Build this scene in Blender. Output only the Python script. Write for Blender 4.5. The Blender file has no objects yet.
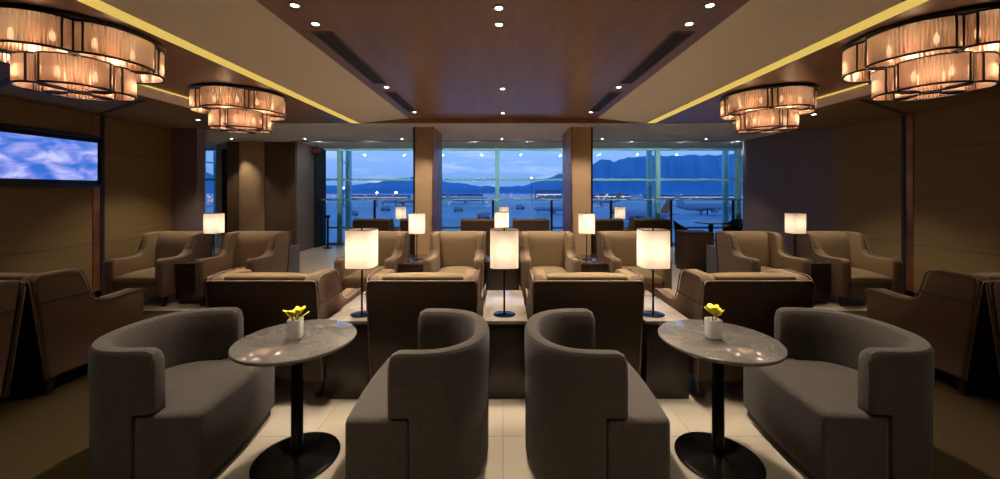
import bpy, bmesh, math, random
from mathutils import Vector, Matrix
random.seed(7)
PI = math.pi
COL = bpy.context.scene.collection
SC = bpy.context.scene

# ------------------------------------------------------------------ materials
def srgb(r, g, b):
    f = lambda c: (c/255/12.92) if c/255 <= .04045 else ((c/255+.055)/1.055)**2.4
    return (f(r), f(g), f(b), 1)

def mat(name, col, rough=.6, metal=0, bump=0, scale=60, var=0, stretch=(1, 1, 1), spec=.5, coat=0, sheen=0, detail=3):
    m = bpy.data.materials.new(name); m.use_nodes = True
    nt = m.node_tree; b = nt.nodes['Principled BSDF']
    b.inputs['Base Color'].default_value = col
    b.inputs['Roughness'].default_value = rough
    b.inputs['Metallic'].default_value = metal
    b.inputs['Specular IOR Level'].default_value = spec
    b.inputs['Coat Weight'].default_value = coat
    b.inputs['Coat Roughness'].default_value = .08
    b.inputs['Sheen Weight'].default_value = sheen
    if bump or var:
        tc = nt.nodes.new('ShaderNodeTexCoord'); mp = nt.nodes.new('ShaderNodeMapping')
        mp.inputs['Scale'].default_value = stretch
        nz = nt.nodes.new('ShaderNodeTexNoise'); nz.inputs['Scale'].default_value = scale
        nz.inputs['Detail'].default_value = detail
        nt.links.new(tc.outputs['Object'], mp.inputs['Vector']); nt.links.new(mp.outputs[0], nz.inputs['Vector'])
        if bump:
            bp = nt.nodes.new('ShaderNodeBump'); bp.inputs['Strength'].default_value = bump
            bp.inputs['Distance'].default_value = .004
            nt.links.new(nz.outputs['Fac'], bp.inputs['Height']); nt.links.new(bp.outputs[0], b.inputs['Normal'])
        if var:
            rp = nt.nodes.new('ShaderNodeValToRGB')
            rp.color_ramp.elements[0].position = .3; rp.color_ramp.elements[1].position = .7
            rp.color_ramp.elements[0].color = tuple(c*(1-var) for c in col[:3])+(1,)
            rp.color_ramp.elements[1].color = tuple(min(1, c*(1+var)) for c in col[:3])+(1,)
            nt.links.new(nz.outputs['Fac'], rp.inputs[0]); nt.links.new(rp.outputs[0], b.inputs['Base Color'])
    return m

def emat(name, col, strength):
    m = bpy.data.materials.new(name); m.use_nodes = True
    nt = m.node_tree; nt.nodes.clear()
    e = nt.nodes.new('ShaderNodeEmission'); o = nt.nodes.new('ShaderNodeOutputMaterial')
    e.inputs[0].default_value = col; e.inputs[1].default_value = strength
    nt.links.new(e.outputs[0], o.inputs[0]); return m

M = {}
M['tub'] = mat('grey_tweed', srgb(76, 68, 61), .95, bump=.6, scale=200, var=.38, sheen=.15, spec=.15)
M['tan'] = mat('tan_fabric', srgb(130, 106, 74), .75, bump=.2, scale=200, var=.12, sheen=.1, spec=.3)
M['outer'] = mat('taupe_fabric', srgb(110, 88, 72), .85, bump=.25, scale=200, var=.12, spec=.2)
M['pipe'] = mat('piping_fabric', srgb(128, 110, 90), .7)
M['seam'] = mat('seam_thread', srgb(52, 40, 30), .8)
M['dback'] = mat('dark_brown_leather', srgb(60, 43, 28), .5, bump=.1, scale=120, var=.1, spec=.3)
M['leg'] = mat('dark_stained_wood', srgb(40, 24, 18), .4, var=.2, scale=30)
M['wood'] = mat('espresso_wood', srgb(42, 27, 19), .38, bump=.08, var=.25, scale=12, stretch=(6, 6, 1))
M['stone'] = mat('pale_console_stone', srgb(165, 152, 138), .12, var=.12, scale=9, spec=.6)
M['gtop'] = mat('gloss_dark_top', srgb(70, 52, 42), .08, var=.15, scale=10, spec=.8)
M['black'] = mat('black_metal', srgb(14, 13, 13), .28, metal=.6)
M['bbase'] = mat('black_gloss_disc', srgb(8, 8, 8), .22, spec=.5)
M['lbase'] = mat('lamp_base_blue_reflection', srgb(95, 135, 195), .15, metal=1)  # blue of the window's reflection put into the metal colour
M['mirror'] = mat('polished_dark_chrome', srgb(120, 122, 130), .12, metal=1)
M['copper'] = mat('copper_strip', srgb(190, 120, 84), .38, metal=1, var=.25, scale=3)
M['wallp'] = mat('olive_brown_wallcovering', srgb(128, 104, 64), .7, bump=.1, var=.12, scale=5, stretch=(.5, .5, 14), spec=.3)
M['lav'] = mat('mauve_grey_panel', srgb(118, 100, 96), .6, bump=.05, var=.05, scale=8, spec=.3)
M['brownp'] = mat('brown_wall_panel', srgb(96, 72, 50), .6, var=.1, scale=6, stretch=(3, 3, .4))
M['column'] = mat('tan_column_panel', srgb(172, 140, 106), .5, var=.06, scale=5)
M['cbrown'] = mat('brown_ceiling_wood', srgb(132, 100, 78), .42, bump=.03, var=.12, scale=4, stretch=(6, .7, 1))
M['cgloss'] = mat('glossy_brown_ceiling', srgb(140, 110, 88), .3, var=.1, scale=3, stretch=(5, .6, 1), spec=.2)
M['cbeige'] = mat('beige_plaster', srgb(226, 212, 190), .8)
M['cback'] = mat('pale_grey_ceiling', srgb(205, 198, 186), .8)
M['bulk'] = mat('pale_mauve_bulkhead', srgb(225, 210, 200), .8)
M['slot'] = mat('dark_slot', srgb(26, 20, 16), .7)
M['vent'] = mat('vent_slats', srgb(48, 38, 31), .6)
M['mull'] = mat('pale_aqua_steel', srgb(175, 232, 228), .45, metal=.1)
M['post'] = mat('dark_rail_steel', srgb(36, 42, 52), .4, metal=.5)
M['white'] = mat('white_ceramic', srgb(245, 240, 232), .3)
M['yel'] = mat('yellow_petal', srgb(255, 228, 50), .5, var=.15, scale=20)
M['ylight'] = mat('pale_yellow_petal', srgb(235, 225, 90), .5)
M['ora'] = mat('orange_throat', srgb(170, 70, 20), .5)
M['green'] = mat('leaf_green', srgb(50, 80, 25), .5)
M['greybox'] = mat('blue_grey_lacquer', srgb(92, 92, 98), .4)
M['ledstrip'] = emat('yellow_cove_led', srgb(236, 200, 100), .36)
M['spotglow'] = emat('downlight_glow', (1, .9, .75, 1), 9)
M['bulb'] = emat('warm_bulb', (1, .80, .6, 1), 3.5)
M['trimring'] = mat('downlight_ring', srgb(150, 140, 128), .4, metal=.3)
M['plastic'] = mat('black_plastic', srgb(14, 12, 12), .35)
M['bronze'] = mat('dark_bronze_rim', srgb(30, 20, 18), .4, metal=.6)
M['curtaingrey'] = mat('pale_green_grey_frame', srgb(180, 190, 178), .6)

def glass_mat():
    m = bpy.data.materials.new('window_glass'); m.use_nodes = True
    nt = m.node_tree; nt.nodes.clear()
    o = nt.nodes.new('ShaderNodeOutputMaterial'); mx = nt.nodes.new('ShaderNodeMixShader')
    t = nt.nodes.new('ShaderNodeBsdfTransparent'); g = nt.nodes.new('ShaderNodeBsdfGlossy'); f = nt.nodes.new('ShaderNodeFresnel')
    t.inputs[0].default_value = (.93, .97, .98, 1); g.inputs['Roughness'].default_value = .02; g.inputs[0].default_value = (.3, .33, .36, 1)
    nt.links.new(f.outputs[0], mx.inputs[0]); nt.links.new(t.outputs[0], mx.inputs[1]); nt.links.new(g.outputs[0], mx.inputs[2])
    nt.links.new(mx.outputs[0], o.inputs[0]); return m
M['glass'] = glass_mat()

def shade_mat(name, col, trans, gloss=0, rough=.3, gcol=(1, .8, .6, 1), clear=0):
    m = bpy.data.materials.new(name); m.use_nodes = True
    nt = m.node_tree; nt.nodes.clear()
    o = nt.nodes.new('ShaderNodeOutputMaterial'); mx = nt.nodes.new('ShaderNodeMixShader')
    t = nt.nodes.new('ShaderNodeBsdfTranslucent'); d = nt.nodes.new('ShaderNodeBsdfDiffuse')
    t.inputs[0].default_value = col; d.inputs[0].default_value = col; mx.inputs[0].default_value = 1-trans
    nt.links.new(t.outputs[0], mx.inputs[1]); nt.links.new(d.outputs[0], mx.inputs[2]); out = mx
    if gloss:
        g = nt.nodes.new('ShaderNodeBsdfGlossy'); g.inputs[0].default_value = gcol; g.inputs['Roughness'].default_value = rough
        m2 = nt.nodes.new('ShaderNodeMixShader'); m2.inputs[0].default_value = gloss
        nt.links.new(mx.outputs[0], m2.inputs[1]); nt.links.new(g.outputs[0], m2.inputs[2]); out = m2
    if clear:
        c = nt.nodes.new('ShaderNodeBsdfTransparent'); c.inputs[0].default_value = srgb(225, 190, 165); m3 = nt.nodes.new('ShaderNodeMixShader'); m3.inputs[0].default_value = clear
        nt.links.new(out.outputs[0], m3.inputs[1]); nt.links.new(c.outputs[0], m3.inputs[2]); out = m3
    nt.links.new(out.outputs[0], o.inputs[0]); return m
M['shade'] = shade_mat('cream_lamp_fabric', srgb(248, 232, 214), .8)
M['crystal'] = shade_mat('amber_glass_rods', srgb(165, 134, 108), .55, .42, .14, srgb(240, 212, 190), .14)

# ------------------------------------------------------------------ mesh helpers
def box(bm, x0, x1, y0, y1, z0, z1):
    v = [bm.verts.new(p) for p in [(x0,y0,z0),(x1,y0,z0),(x1,y1,z0),(x0,y1,z0),(x0,y0,z1),(x1,y0,z1),(x1,y1,z1),(x0,y1,z1)]]
    for f in [(0,3,2,1),(4,5,6,7),(0,1,5,4),(1,2,6,5),(2,3,7,6),(3,0,4,7)]:
        bm.faces.new([v[i] for i in f])
    return v

def prism(bm, pts, fn0, fn1):
    """pts: list of 2D; fn0/fn1 map 2D -> 3D for the two caps"""
    a = [bm.verts.new(fn0(p)) for p in pts]; b = [bm.verts.new(fn1(p)) for p in pts]
    n = len(pts)
    bm.faces.new(a[::-1]); bm.faces.new(b)
    for i in range(n): bm.faces.new([a[i], a[(i+1) % n], b[(i+1) % n], b[i]])

def lathe(bm, prof, seg=32, sx=1, sy=1, cx=0, cy=0, closed=False):
    rings = []
    for r, z in prof:
        rings.append([bm.verts.new((cx+r*sx*math.cos(2*PI*i/seg), cy+r*sy*math.sin(2*PI*i/seg), z)) for i in range(seg)])
    for a, b in zip(rings, rings[1:]):
        for i in range(seg): bm.faces.new([a[i], a[(i+1) % seg], b[(i+1) % seg], b[i]])
    if closed:
        bm.faces.new(rings[0][::-1]); bm.faces.new(rings[-1])

def tube(bm, pts, r, seg=8, loop=False, rs=None):
    pts = [Vector(p) for p in pts]; n = len(pts); rings = []
    up = Vector((0, 0, 1))
    for i, p in enumerate(pts):
        if loop: d = pts[(i+1) % n]-pts[i-1]
        else: d = pts[min(i+1, n-1)]-pts[max(i-1, 0)]
        d.normalize(); u = up if abs(d.z) < .9 else Vector((1, 0, 0))
        a = d.cross(u).normalized(); b = a.cross(d).normalized(); rr = rs[i] if rs else r
        rings.append([bm.verts.new(p+rr*(a*math.cos(2*PI*k/seg)+b*math.sin(2*PI*k/seg))) for k in range(seg)])
    m = n if loop else n-1
    for i in range(m):
        A = rings[i]; B = rings[(i+1) % n]
        for k in range(seg): bm.faces.new([A[k], A[(k+1) % seg], B[(k+1) % seg], B[k]])
    if not loop:
        bm.faces.new(rings[0][::-1]); bm.faces.new(rings[-1])

def obj(name, bm, m, parent=None, smooth=False, bevel=0, seg=2, sub=0):
    bmesh.ops.recalc_face_normals(bm, faces=bm.faces)
    me = bpy.data.meshes.new(name); bm.to_mesh(me); bm.free()
    me.materials.append(m if not isinstance(m, str) else M[m])
    o = bpy.data.objects.new(name, me); COL.objects.link(o)
    if smooth:
        for p in me.polygons: p.use_smooth = True
    if bevel:
        b = o.modifiers.new('bevel', 'BEVEL'); b.width = bevel; b.segments = seg; b.limit_method = 'ANGLE'; b.angle_limit = math.radians(35)
        b.harden_normals = False
        for p in me.polygons: p.use_smooth = True
    if sub:
        s = o.modifiers.new('sub', 'SUBSURF'); s.levels = sub; s.render_levels = sub
    if parent: o.parent = parent
    return o

def BM(): return bmesh.new()
def bxo(name, dims, m, parent=None, bevel=0, seg=2):
    bm = BM(); box(bm, *dims); return obj(name, bm, m, parent, bevel=bevel, seg=seg)
def st(o): o['kind'] = 'structure'; return o
def thing(name, label, cat, loc=(0, 0, 0), rz=0, group=None):
    o = bpy.data.objects.new(name, None); COL.objects.link(o); o.empty_display_size = .1
    o.location = loc; o.rotation_euler = (0, 0, rz); o['label'] = label; o['category'] = cat
    if group: o['group'] = group
    return o
def tag(o, label, cat, group=None):
    o['label'] = label; o['category'] = cat
    if group: o['group'] = group
    return o
def dup(root, loc, rz, label, group=None):
    r = root.copy(); COL.objects.link(r); r.location = loc; r.rotation_euler = (0, 0, rz); r['label'] = label
    if group: r['group'] = group
    elif 'group' in r and group == '': del r['group']
    for ch in list(root.children):
        c = ch.copy(); COL.objects.link(c); c.parent = r
        for g in list(ch.children):
            d = g.copy(); COL.objects.link(d); d.parent = c
    return r
def place(cache, maker, loc, rz, label, group=None):
    if 'o' not in cache:
        cache['o'] = maker(); o = cache['o']
        o.location = loc; o.rotation_euler = (0, 0, rz); o['label'] = label
        if group: o['group'] = group
        return o
    return dup(cache['o'], loc, rz, label, group)

# ------------------------------------------------------------------ camera
H = 1.55
cam = bpy.data.cameras.new('camera'); co = bpy.data.objects.new('camera', cam); COL.objects.link(co)
cam.sensor_width = 36; cam.sensor_fit = 'HORIZONTAL'; cam.lens = 13.68
cam.shift_x = -.003; cam.shift_y = -.0485; cam.clip_start = .05; cam.clip_end = 6000
co.location = (0, 0, H); co.rotation_euler = (PI/2, 0, 0)
SC.camera = co

# ------------------------------------------------------------------ setting
W = 5.9; ZC = 2.78; ZB = 2.87; ZS = 2.66; YE = 6.9; YW = 11.0

def tile_mat():
    m = bpy.data.materials.new('beige_stone_tile'); m.use_nodes = True
    nt = m.node_tree; b = nt.nodes['Principled BSDF']; b.inputs['Roughness'].default_value = .33
    tc = nt.nodes.new('ShaderNodeTexCoord'); br = nt.nodes.new('ShaderNodeTexBrick')
    br.offset = 0; br.inputs['Scale'].default_value = 1; br.inputs['Brick Width'].default_value = .6; br.inputs['Row Height'].default_value = .6
    br.inputs['Mortar Size'].default_value = .003
    br.inputs['Color1'].default_value = srgb(186, 172, 150); br.inputs['Color2'].default_value = srgb(178, 164, 142)
    br.inputs['Mortar'].default_value = srgb(150, 136, 116)
    nt.links.new(tc.outputs['Object'], br.inputs['Vector']); nt.links.new(br.outputs['Color'], b.inputs['Base Color'])
    return m
M['tile'] = tile_mat()
M['side_floor'] = mat('dark_olive_brown_floor', srgb(60, 48, 27), .95, bump=.4, scale=90, var=.2, spec=.1)  # darker olive brown floor for the two side zones

st(bxo('floor', (-9.7, 8.2, -3.2, 11.3, -.12, 0), 'tile'))
st(bxo('floor', (-W, -2.2, -3.0, 4.9, 0, .006), 'side_floor'))
st(bxo('floor', (2.25, W, -3.0, 4.9, 0, .006), 'side_floor'))

# ceiling pieces
st(bxo('ceiling', (-1.71, 1.71, -3.2, YE, ZB, ZB+.1), 'cbrown'))
for s in (-1, 1):
    bm = BM()   # sloping beige band
    prism(bm, [(1.71, ZB), (2.6, ZC), (2.6, ZC+.12), (1.71, ZB+.12)], lambda p: (s*p[0], -3.2, p[1]), lambda p: (s*p[0], YE, p[1]))
    st(obj('ceiling', bm, 'cbeige'))
    a, b = sorted((s*2.76, s*4.18)); st(bxo('ceiling', (a, b, -3.2, YE, ZC+.01, ZC+.11), 'cbrown'))
    a, b = sorted((s*2.6, s*2.76)); st(bxo('trim_%d' % (1 if s < 0 else 2), (a, b, -3.2, YE, ZC+.004, ZC+.1), 'ledstrip'))
    a, b = sorted((s*4.18, s*4.22)); st(bxo('trim_%d' % (3 if s < 0 else 4), (a, b, -3.2, YE, ZS, ZC+.1), 'bulk'))
    a, b = sorted((s*4.17, s*4.18)); st(bxo('trim_%d' % (15 if s < 0 else 16), (a, b, -3.2, YE, ZC-.008, ZC+.009), 'ledstrip'))
    a, b = sorted((s*4.22, s*(W+.2))); st(bxo('ceiling', (a, b, -3.2, YE, ZS+.001, ZC+.1), 'wallp'))
    # two dark grooves across the side soffit
    for x0, y0, x1, y1 in ((4.36, 4.62, 5.88, 5.52), (4.36, 3.5, 5.88, 4.3)):
        bm = BM(); d = Vector((x1-x0, y1-y0)).normalized()*.03; n = Vector((-d.y, d.x))
        pts = [(x0-n.x, y0-n.y), (x1-n.x, y1-n.y), (x1+n.x, y1+n.y), (x0+n.x, y0+n.y)]
        prism(bm, pts, lambda p: (s*p[0], p[1], ZS-.004), lambda p: (s*p[0], p[1], ZS+.01))
        st(obj('trim_%d' % (5 if s < 0 else 6), bm, 'slot'))
# end fascia of the raised tray and the pale ceiling over the window zone
st(bxo('trim_7', (-4.18, 4.18, YE, YE+.03, ZC+.005, ZB+.1), 'cbrown'))
st(bxo('ceiling', (-9.7, 8.2, YE+.03, 11.3, ZC, ZC+.1), 'cback'))
st(bxo('trim_8', (-5.2, 6.0, 9.3, 9.37, ZC-.006, ZC+.01), 'slot'))
# thin frame lines of the glossy centre panel
st(bxo('ceiling', (-1.32, 1.32, -3.0, 6.5, ZB-.008, ZB+.01), 'cgloss'))

# walls
def wall(name, dims, m='wallp'): return st(bxo(name, dims, m))
wall('wall_left', (-W-.2, -W, -3.2, YE-.13, 0, ZC))
wall('wall_right', (W, W+.2, -3.2, YE-.13, 0, ZC))
wall('wall_rear', (-W-.2, W+.2, -3.4, -3.2, 0, ZB+.1))
wall('wall_left', (-9.7, -5.45, YE-.13, YE+.05, 0, ZC+.05), 'lav')
wall('wall_right', (W, W+.3, YE-.13, 9.35, 0, ZC+.05), 'lav')
wall('wall_right', (8.0, 8.2, 6.9, 11.3, 0, ZC+.05), 'lav')
wall('wall_left', (-9.7, -9.5, YE, 11.3, 0, ZC+.05), 'cback')
wall('wall_right', (W+.3, 8.2, 6.77, 6.95, 0, ZC+.05), 'lav')
for s, n in ((-1, 'left'), (1, 'right')):
    x = s*W
    a, b = sorted((x, x-s*.012))
    st(bxo('trim_%d' % (9 if s < 0 else 10), (a, b, 5.46, 5.56, 0, ZS), 'copper'))
    a, b = sorted((x, x-s*.02))
    st(bxo('trim_%d' % (11 if s < 0 else 12), (a, b, 5.56, 5.61, 0, ZS), 'slot'))
    a, b = sorted((x, x-s*.012))
    st(bxo('baseboard_%s' % n, (a, b, -3.2, YE-.13, 0, .1), 'leg'))
    # dado and frieze grooves
    for z in (.78, 2.12):
        a, b = sorted((x, x-s*.004)); st(bxo('trim_%d' % (13 if s < 0 else 14), (a, b, -3.2, 6.7, z, z+.012), 'brownp'))

# left service block with curved lit corner panel and door
wall('wall_centre_left', (-6.9, -5.2, 9.5, 11.0, 0, ZC), 'brownp')
wall('wall_centre_left', (-5.2, -5.18, 9.55, 10.95, 0, ZC), 'lav')
bm = BM(); R = .31
pts = [(-6.58+R+R*math.cos(a), 9.5-R*.5*math.sin(a)) for a in [PI*i/16 for i in range(17)]]
prism(bm, pts, lambda p: (p[0], p[1], 0), lambda p: (p[0], p[1], ZC)); st(obj('wall_centre_left', bm, 'column', smooth=False))
d1 = st(bxo('door_1', (-7.55, -6.92, 10.2, 10.26, 0, 2.68), 'slot')); bm = BM(); tube(bm, [(-7.05, 10.18, .95), (-7.05, 10.18, 1.15)], .012); obj('door_handle', bm, 'mirror', d1)
wall('wall_centre_left', (-7.75, -6.9, 10.26, 10.4, 0, ZC), 'curtaingrey')
d2 = st(bxo('door_2', (-5.17, -5.1, 10.4, 10.95, 0, 2.72), 'slot')); bm = BM(); tube(bm, [(-5.08, 10.5, .95), (-5.08, 10.5, 1.15)], .012); obj('door_handle', bm, 'mirror', d2)

# window bays: frame (mullions, transoms) + panes, and trusses behind
def window(n, x0, x1, mulls):
    bm = BM()
    for z, t in ((.03, .06), (.49, .055), (1.88, .06), (ZC-.03, .06)):
        box(bm, x0, x1, YW-.03, YW+.05, z-t/2, z+t/2)
    for x in mulls: box(bm, x-.06, x+.06, YW-.06, YW+.08, 0, ZC)
    w = st(obj('window_%d' % n, bm, 'mull'))
    xs = [x0]+[x for x in mulls]+[x1]
    for a, b in zip(xs, xs[1:]):
        if b-a < .2: continue
        bm = BM(); box(bm, a, b, YW, YW+.02, 0, ZC); obj('pane', bm, 'glass', w)
    return w
window(1, -9.5, -7.9, [-8.72])
window(2, -5.2, -2.4, [-4.72])
window(3, -2.4, 2.3, [-.17])
window(4, 2.3, 8.0, [4.47, 6.8])
for i, x in enumerate((-8.75, -4.72, 4.47, 6.8)):
    bm = BM(); tube(bm, [(x, YW+.62, -.6), (x, YW+.62, 4.5)], .09, 12)
    for z in (-.3, 1.1, 2.4): tube(bm, [(x, YW+.62, z), (x, YW+.06, z)], .02)
    st(obj('trim_%d' % (20+i), bm, 'mull', smooth=True))
st(bxo('trim_30', (-9.5, 8.0, YW+.1, YW+.5, -.3, -.02), 'mull'))

# balustrade in front of the glass
br_ = thing('balustrade', 'steel handrail on dark posts with glass infill running along the window wall', 'railing', (0, 10.55, 0))
bm = BM(); tube(bm, [(-5.05, 0, 1.31), (6.9, 0, 1.31)], .022, 10); obj('handrail', bm, 'mull', br_, smooth=True)
for px in (374.7, 433.8, 493, 551.6, 611, 671, 733):
    x = (px-503)*10.55/380; bm = BM(); box(bm, x-.03, x+.03, -.02, .02, 0, 1.29); obj('post', bm, 'post', br_)
bm = BM(); box(bm, -5.0, 6.85, .03, .042, .1, 1.22); obj('glass_infill', bm, 'glass', br_)

# columns
def column(x0, x1, inner, lab):
    c = thing('column', lab, 'column', ((x0+x1)/2, 7.8, 0))
    w = (x1-x0)/2
    bm = BM(); box(bm, -w, w, -.5, .5, 0, ZC); obj('core', bm, 'column', c)
    for s in (-1, 1):
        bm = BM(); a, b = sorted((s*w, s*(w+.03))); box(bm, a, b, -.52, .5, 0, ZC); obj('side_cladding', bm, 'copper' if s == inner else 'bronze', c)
    bm = BM(); box(bm, -w-.02, w+.02, -.515, -.5, 0, .12); obj('skirting', bm, 'leg', c)
    return c
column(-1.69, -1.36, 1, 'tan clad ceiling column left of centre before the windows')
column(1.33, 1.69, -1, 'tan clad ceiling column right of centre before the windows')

# ------------------------------------------------------------------ lights helper
def pt(loc, power, col=(1, .72, .45), r=.03, parent=None, name='bulb_light'):
    l = bpy.data.lights.new(name, 'POINT'); l.energy = power; l.color = col; l.shadow_soft_size = r
    o = bpy.data.objects.new(name, l); COL.objects.link(o); o.location = loc
    if parent: o.parent = parent
    return o
def spot(loc, power, ang=75, col=(1, .88, .73), blend=.5, rot=(0, 0, 0), r=.04):
    l = bpy.data.lights.new('downlight_or_added_beam', 'SPOT'); l.energy = power; l.color = col; l.shadow_soft_size = r
    l.spot_size = math.radians(ang); l.spot_blend = blend
    o = bpy.data.objects.new('downlight_or_added_beam', l); COL.objects.link(o); o.location = loc; o.rotation_euler = rot
    return o

# ------------------------------------------------------------------ downlights
def make_down():
    t = thing('downlight', '', 'downlight')
    bm = BM(); lathe(bm, [(.027, -.004), (.042, -.006), (.046, 0), (.046, .004), (.027, .004)], 24); obj('trim_ring', bm, 'trimring', t, smooth=True)
    bm = BM(); lathe(bm, [(.026, .0), (.0255, -.003)], 24, closed=True); obj('lens', bm, 'spotglow', t)
    return t
dc = {}
rows = [(-1.48, 2.70, 'left'), (-1.48, 3.0, 'left'), (-1.48, 4.83, 'left'), (-1.48, 6.36, 'left'),
        (1.47, 2.70, 'right'), (1.47, 3.0, 'right'), (1.47, 4.83, 'right'), (1.47, 6.36, 'right'),
        (-.03, 2.72, 'centre'), (-.03, 2.99, 'centre'), (-.005, 4.87, 'centre'), (-.005, 6.39, 'centre')]
ordn = {0: 'nearest the camera', 1: 'second from the camera', 2: 'third from the camera', 3: 'farthest from the camera'}
for i, (x, y, s) in enumerate(rows):
    w = {'left': 'in the slot left of the glossy ceiling panel', 'right': 'in the slot right of the glossy ceiling panel', 'centre': 'on the centre line of the glossy ceiling panel'}[s]
    z = ZB-.009 if s == 'centre' else ZB
    place(dc, make_down, (x, y, z), 0, 'small bright downlight %s, %s' % (w, ordn[i % 4]), 'downlights in the raised ceiling')
    spot((x, y, z-.02), 58 if y < 4 else (50 if y < 6 else 62), 80 if y < 6 else 115)
for i, px in enumerate((231.6, 305, 402, 502, 602.5, 706)):
    x = (px-503)*8.95/380
    nm = ('above the left service block', 'in front of the left block edge', 'above the left column', 'between the two columns', 'beside the right column', 'before the right end of the windows')[i]
    place(dc, make_down, (x, 8.95, ZC), 0, 'round downlight in pale window ceiling %s' % nm, 'downlights in the pale window ceiling')
    spot((x, 8.95, ZC-.02), 26, 85)
for x, y, s in ((-4.75, 5.92, 'left'), (4.5, 5.5, 'right')):
    place(dc, make_down, (x, y, ZS), 0, 'single downlight in the low soffit by the %s wall chairs' % s, 'downlights in the side soffits')
    spot((x, y, ZS-.02), 45, 95)
# ceiling spots behind the viewpoint that light the nearest seats
for x in (-1.48, 0, 1.47):
    spot((x, .9, ZB-.02), 14, 85)

for i in range(9):   # added cool spots hidden in the ceiling slot to brighten the mullions
    o = spot((-4.6+i*1.3, 9.335, ZC-.015), 17, 150, (.75, .96, 1), 1, (math.radians(50), 0, 0)); o.data.specular_factor = .05

# ceiling air vents
def vent(x, y0, y1, lab):
    v = thing('air_vent', lab, 'vent', (x, (y0+y1)/2, ZB), 0, 'linear air vents in the ceiling'); h = (y1-y0)/2
    bm = BM(); box(bm, -.085, .085, -h, h, -.003, 0); obj('backing', bm, 'slot', v)
    for k in range(3):
        bm = BM(); xx = -.05+.05*k; box(bm, xx-.012, xx+.012, -h+.01, h-.01, -.01, -.003); obj('slat', bm, 'vent', v)
    bm = BM()
    for s in (-1, 1): box(bm, s*.085-.006, s*.085+.006, -h, h, -.011, 0)
    for s in (-1, 1): box(bm, -.085, .085, s*h-.006, s*h+.006, -.011, 0)
    obj('frame', bm, 'cbrown', v)
for s, n in ((-1, 'left'), (1, 'right')):
    vent(s*1.5, 3.15, 4.65, 'long dark linear air vent %s of the glossy panel, nearer one' % n)
    vent(s*1.5, 5.05, 6.27, 'dark linear air vent %s of the glossy panel, farther shorter one' % n)

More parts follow.
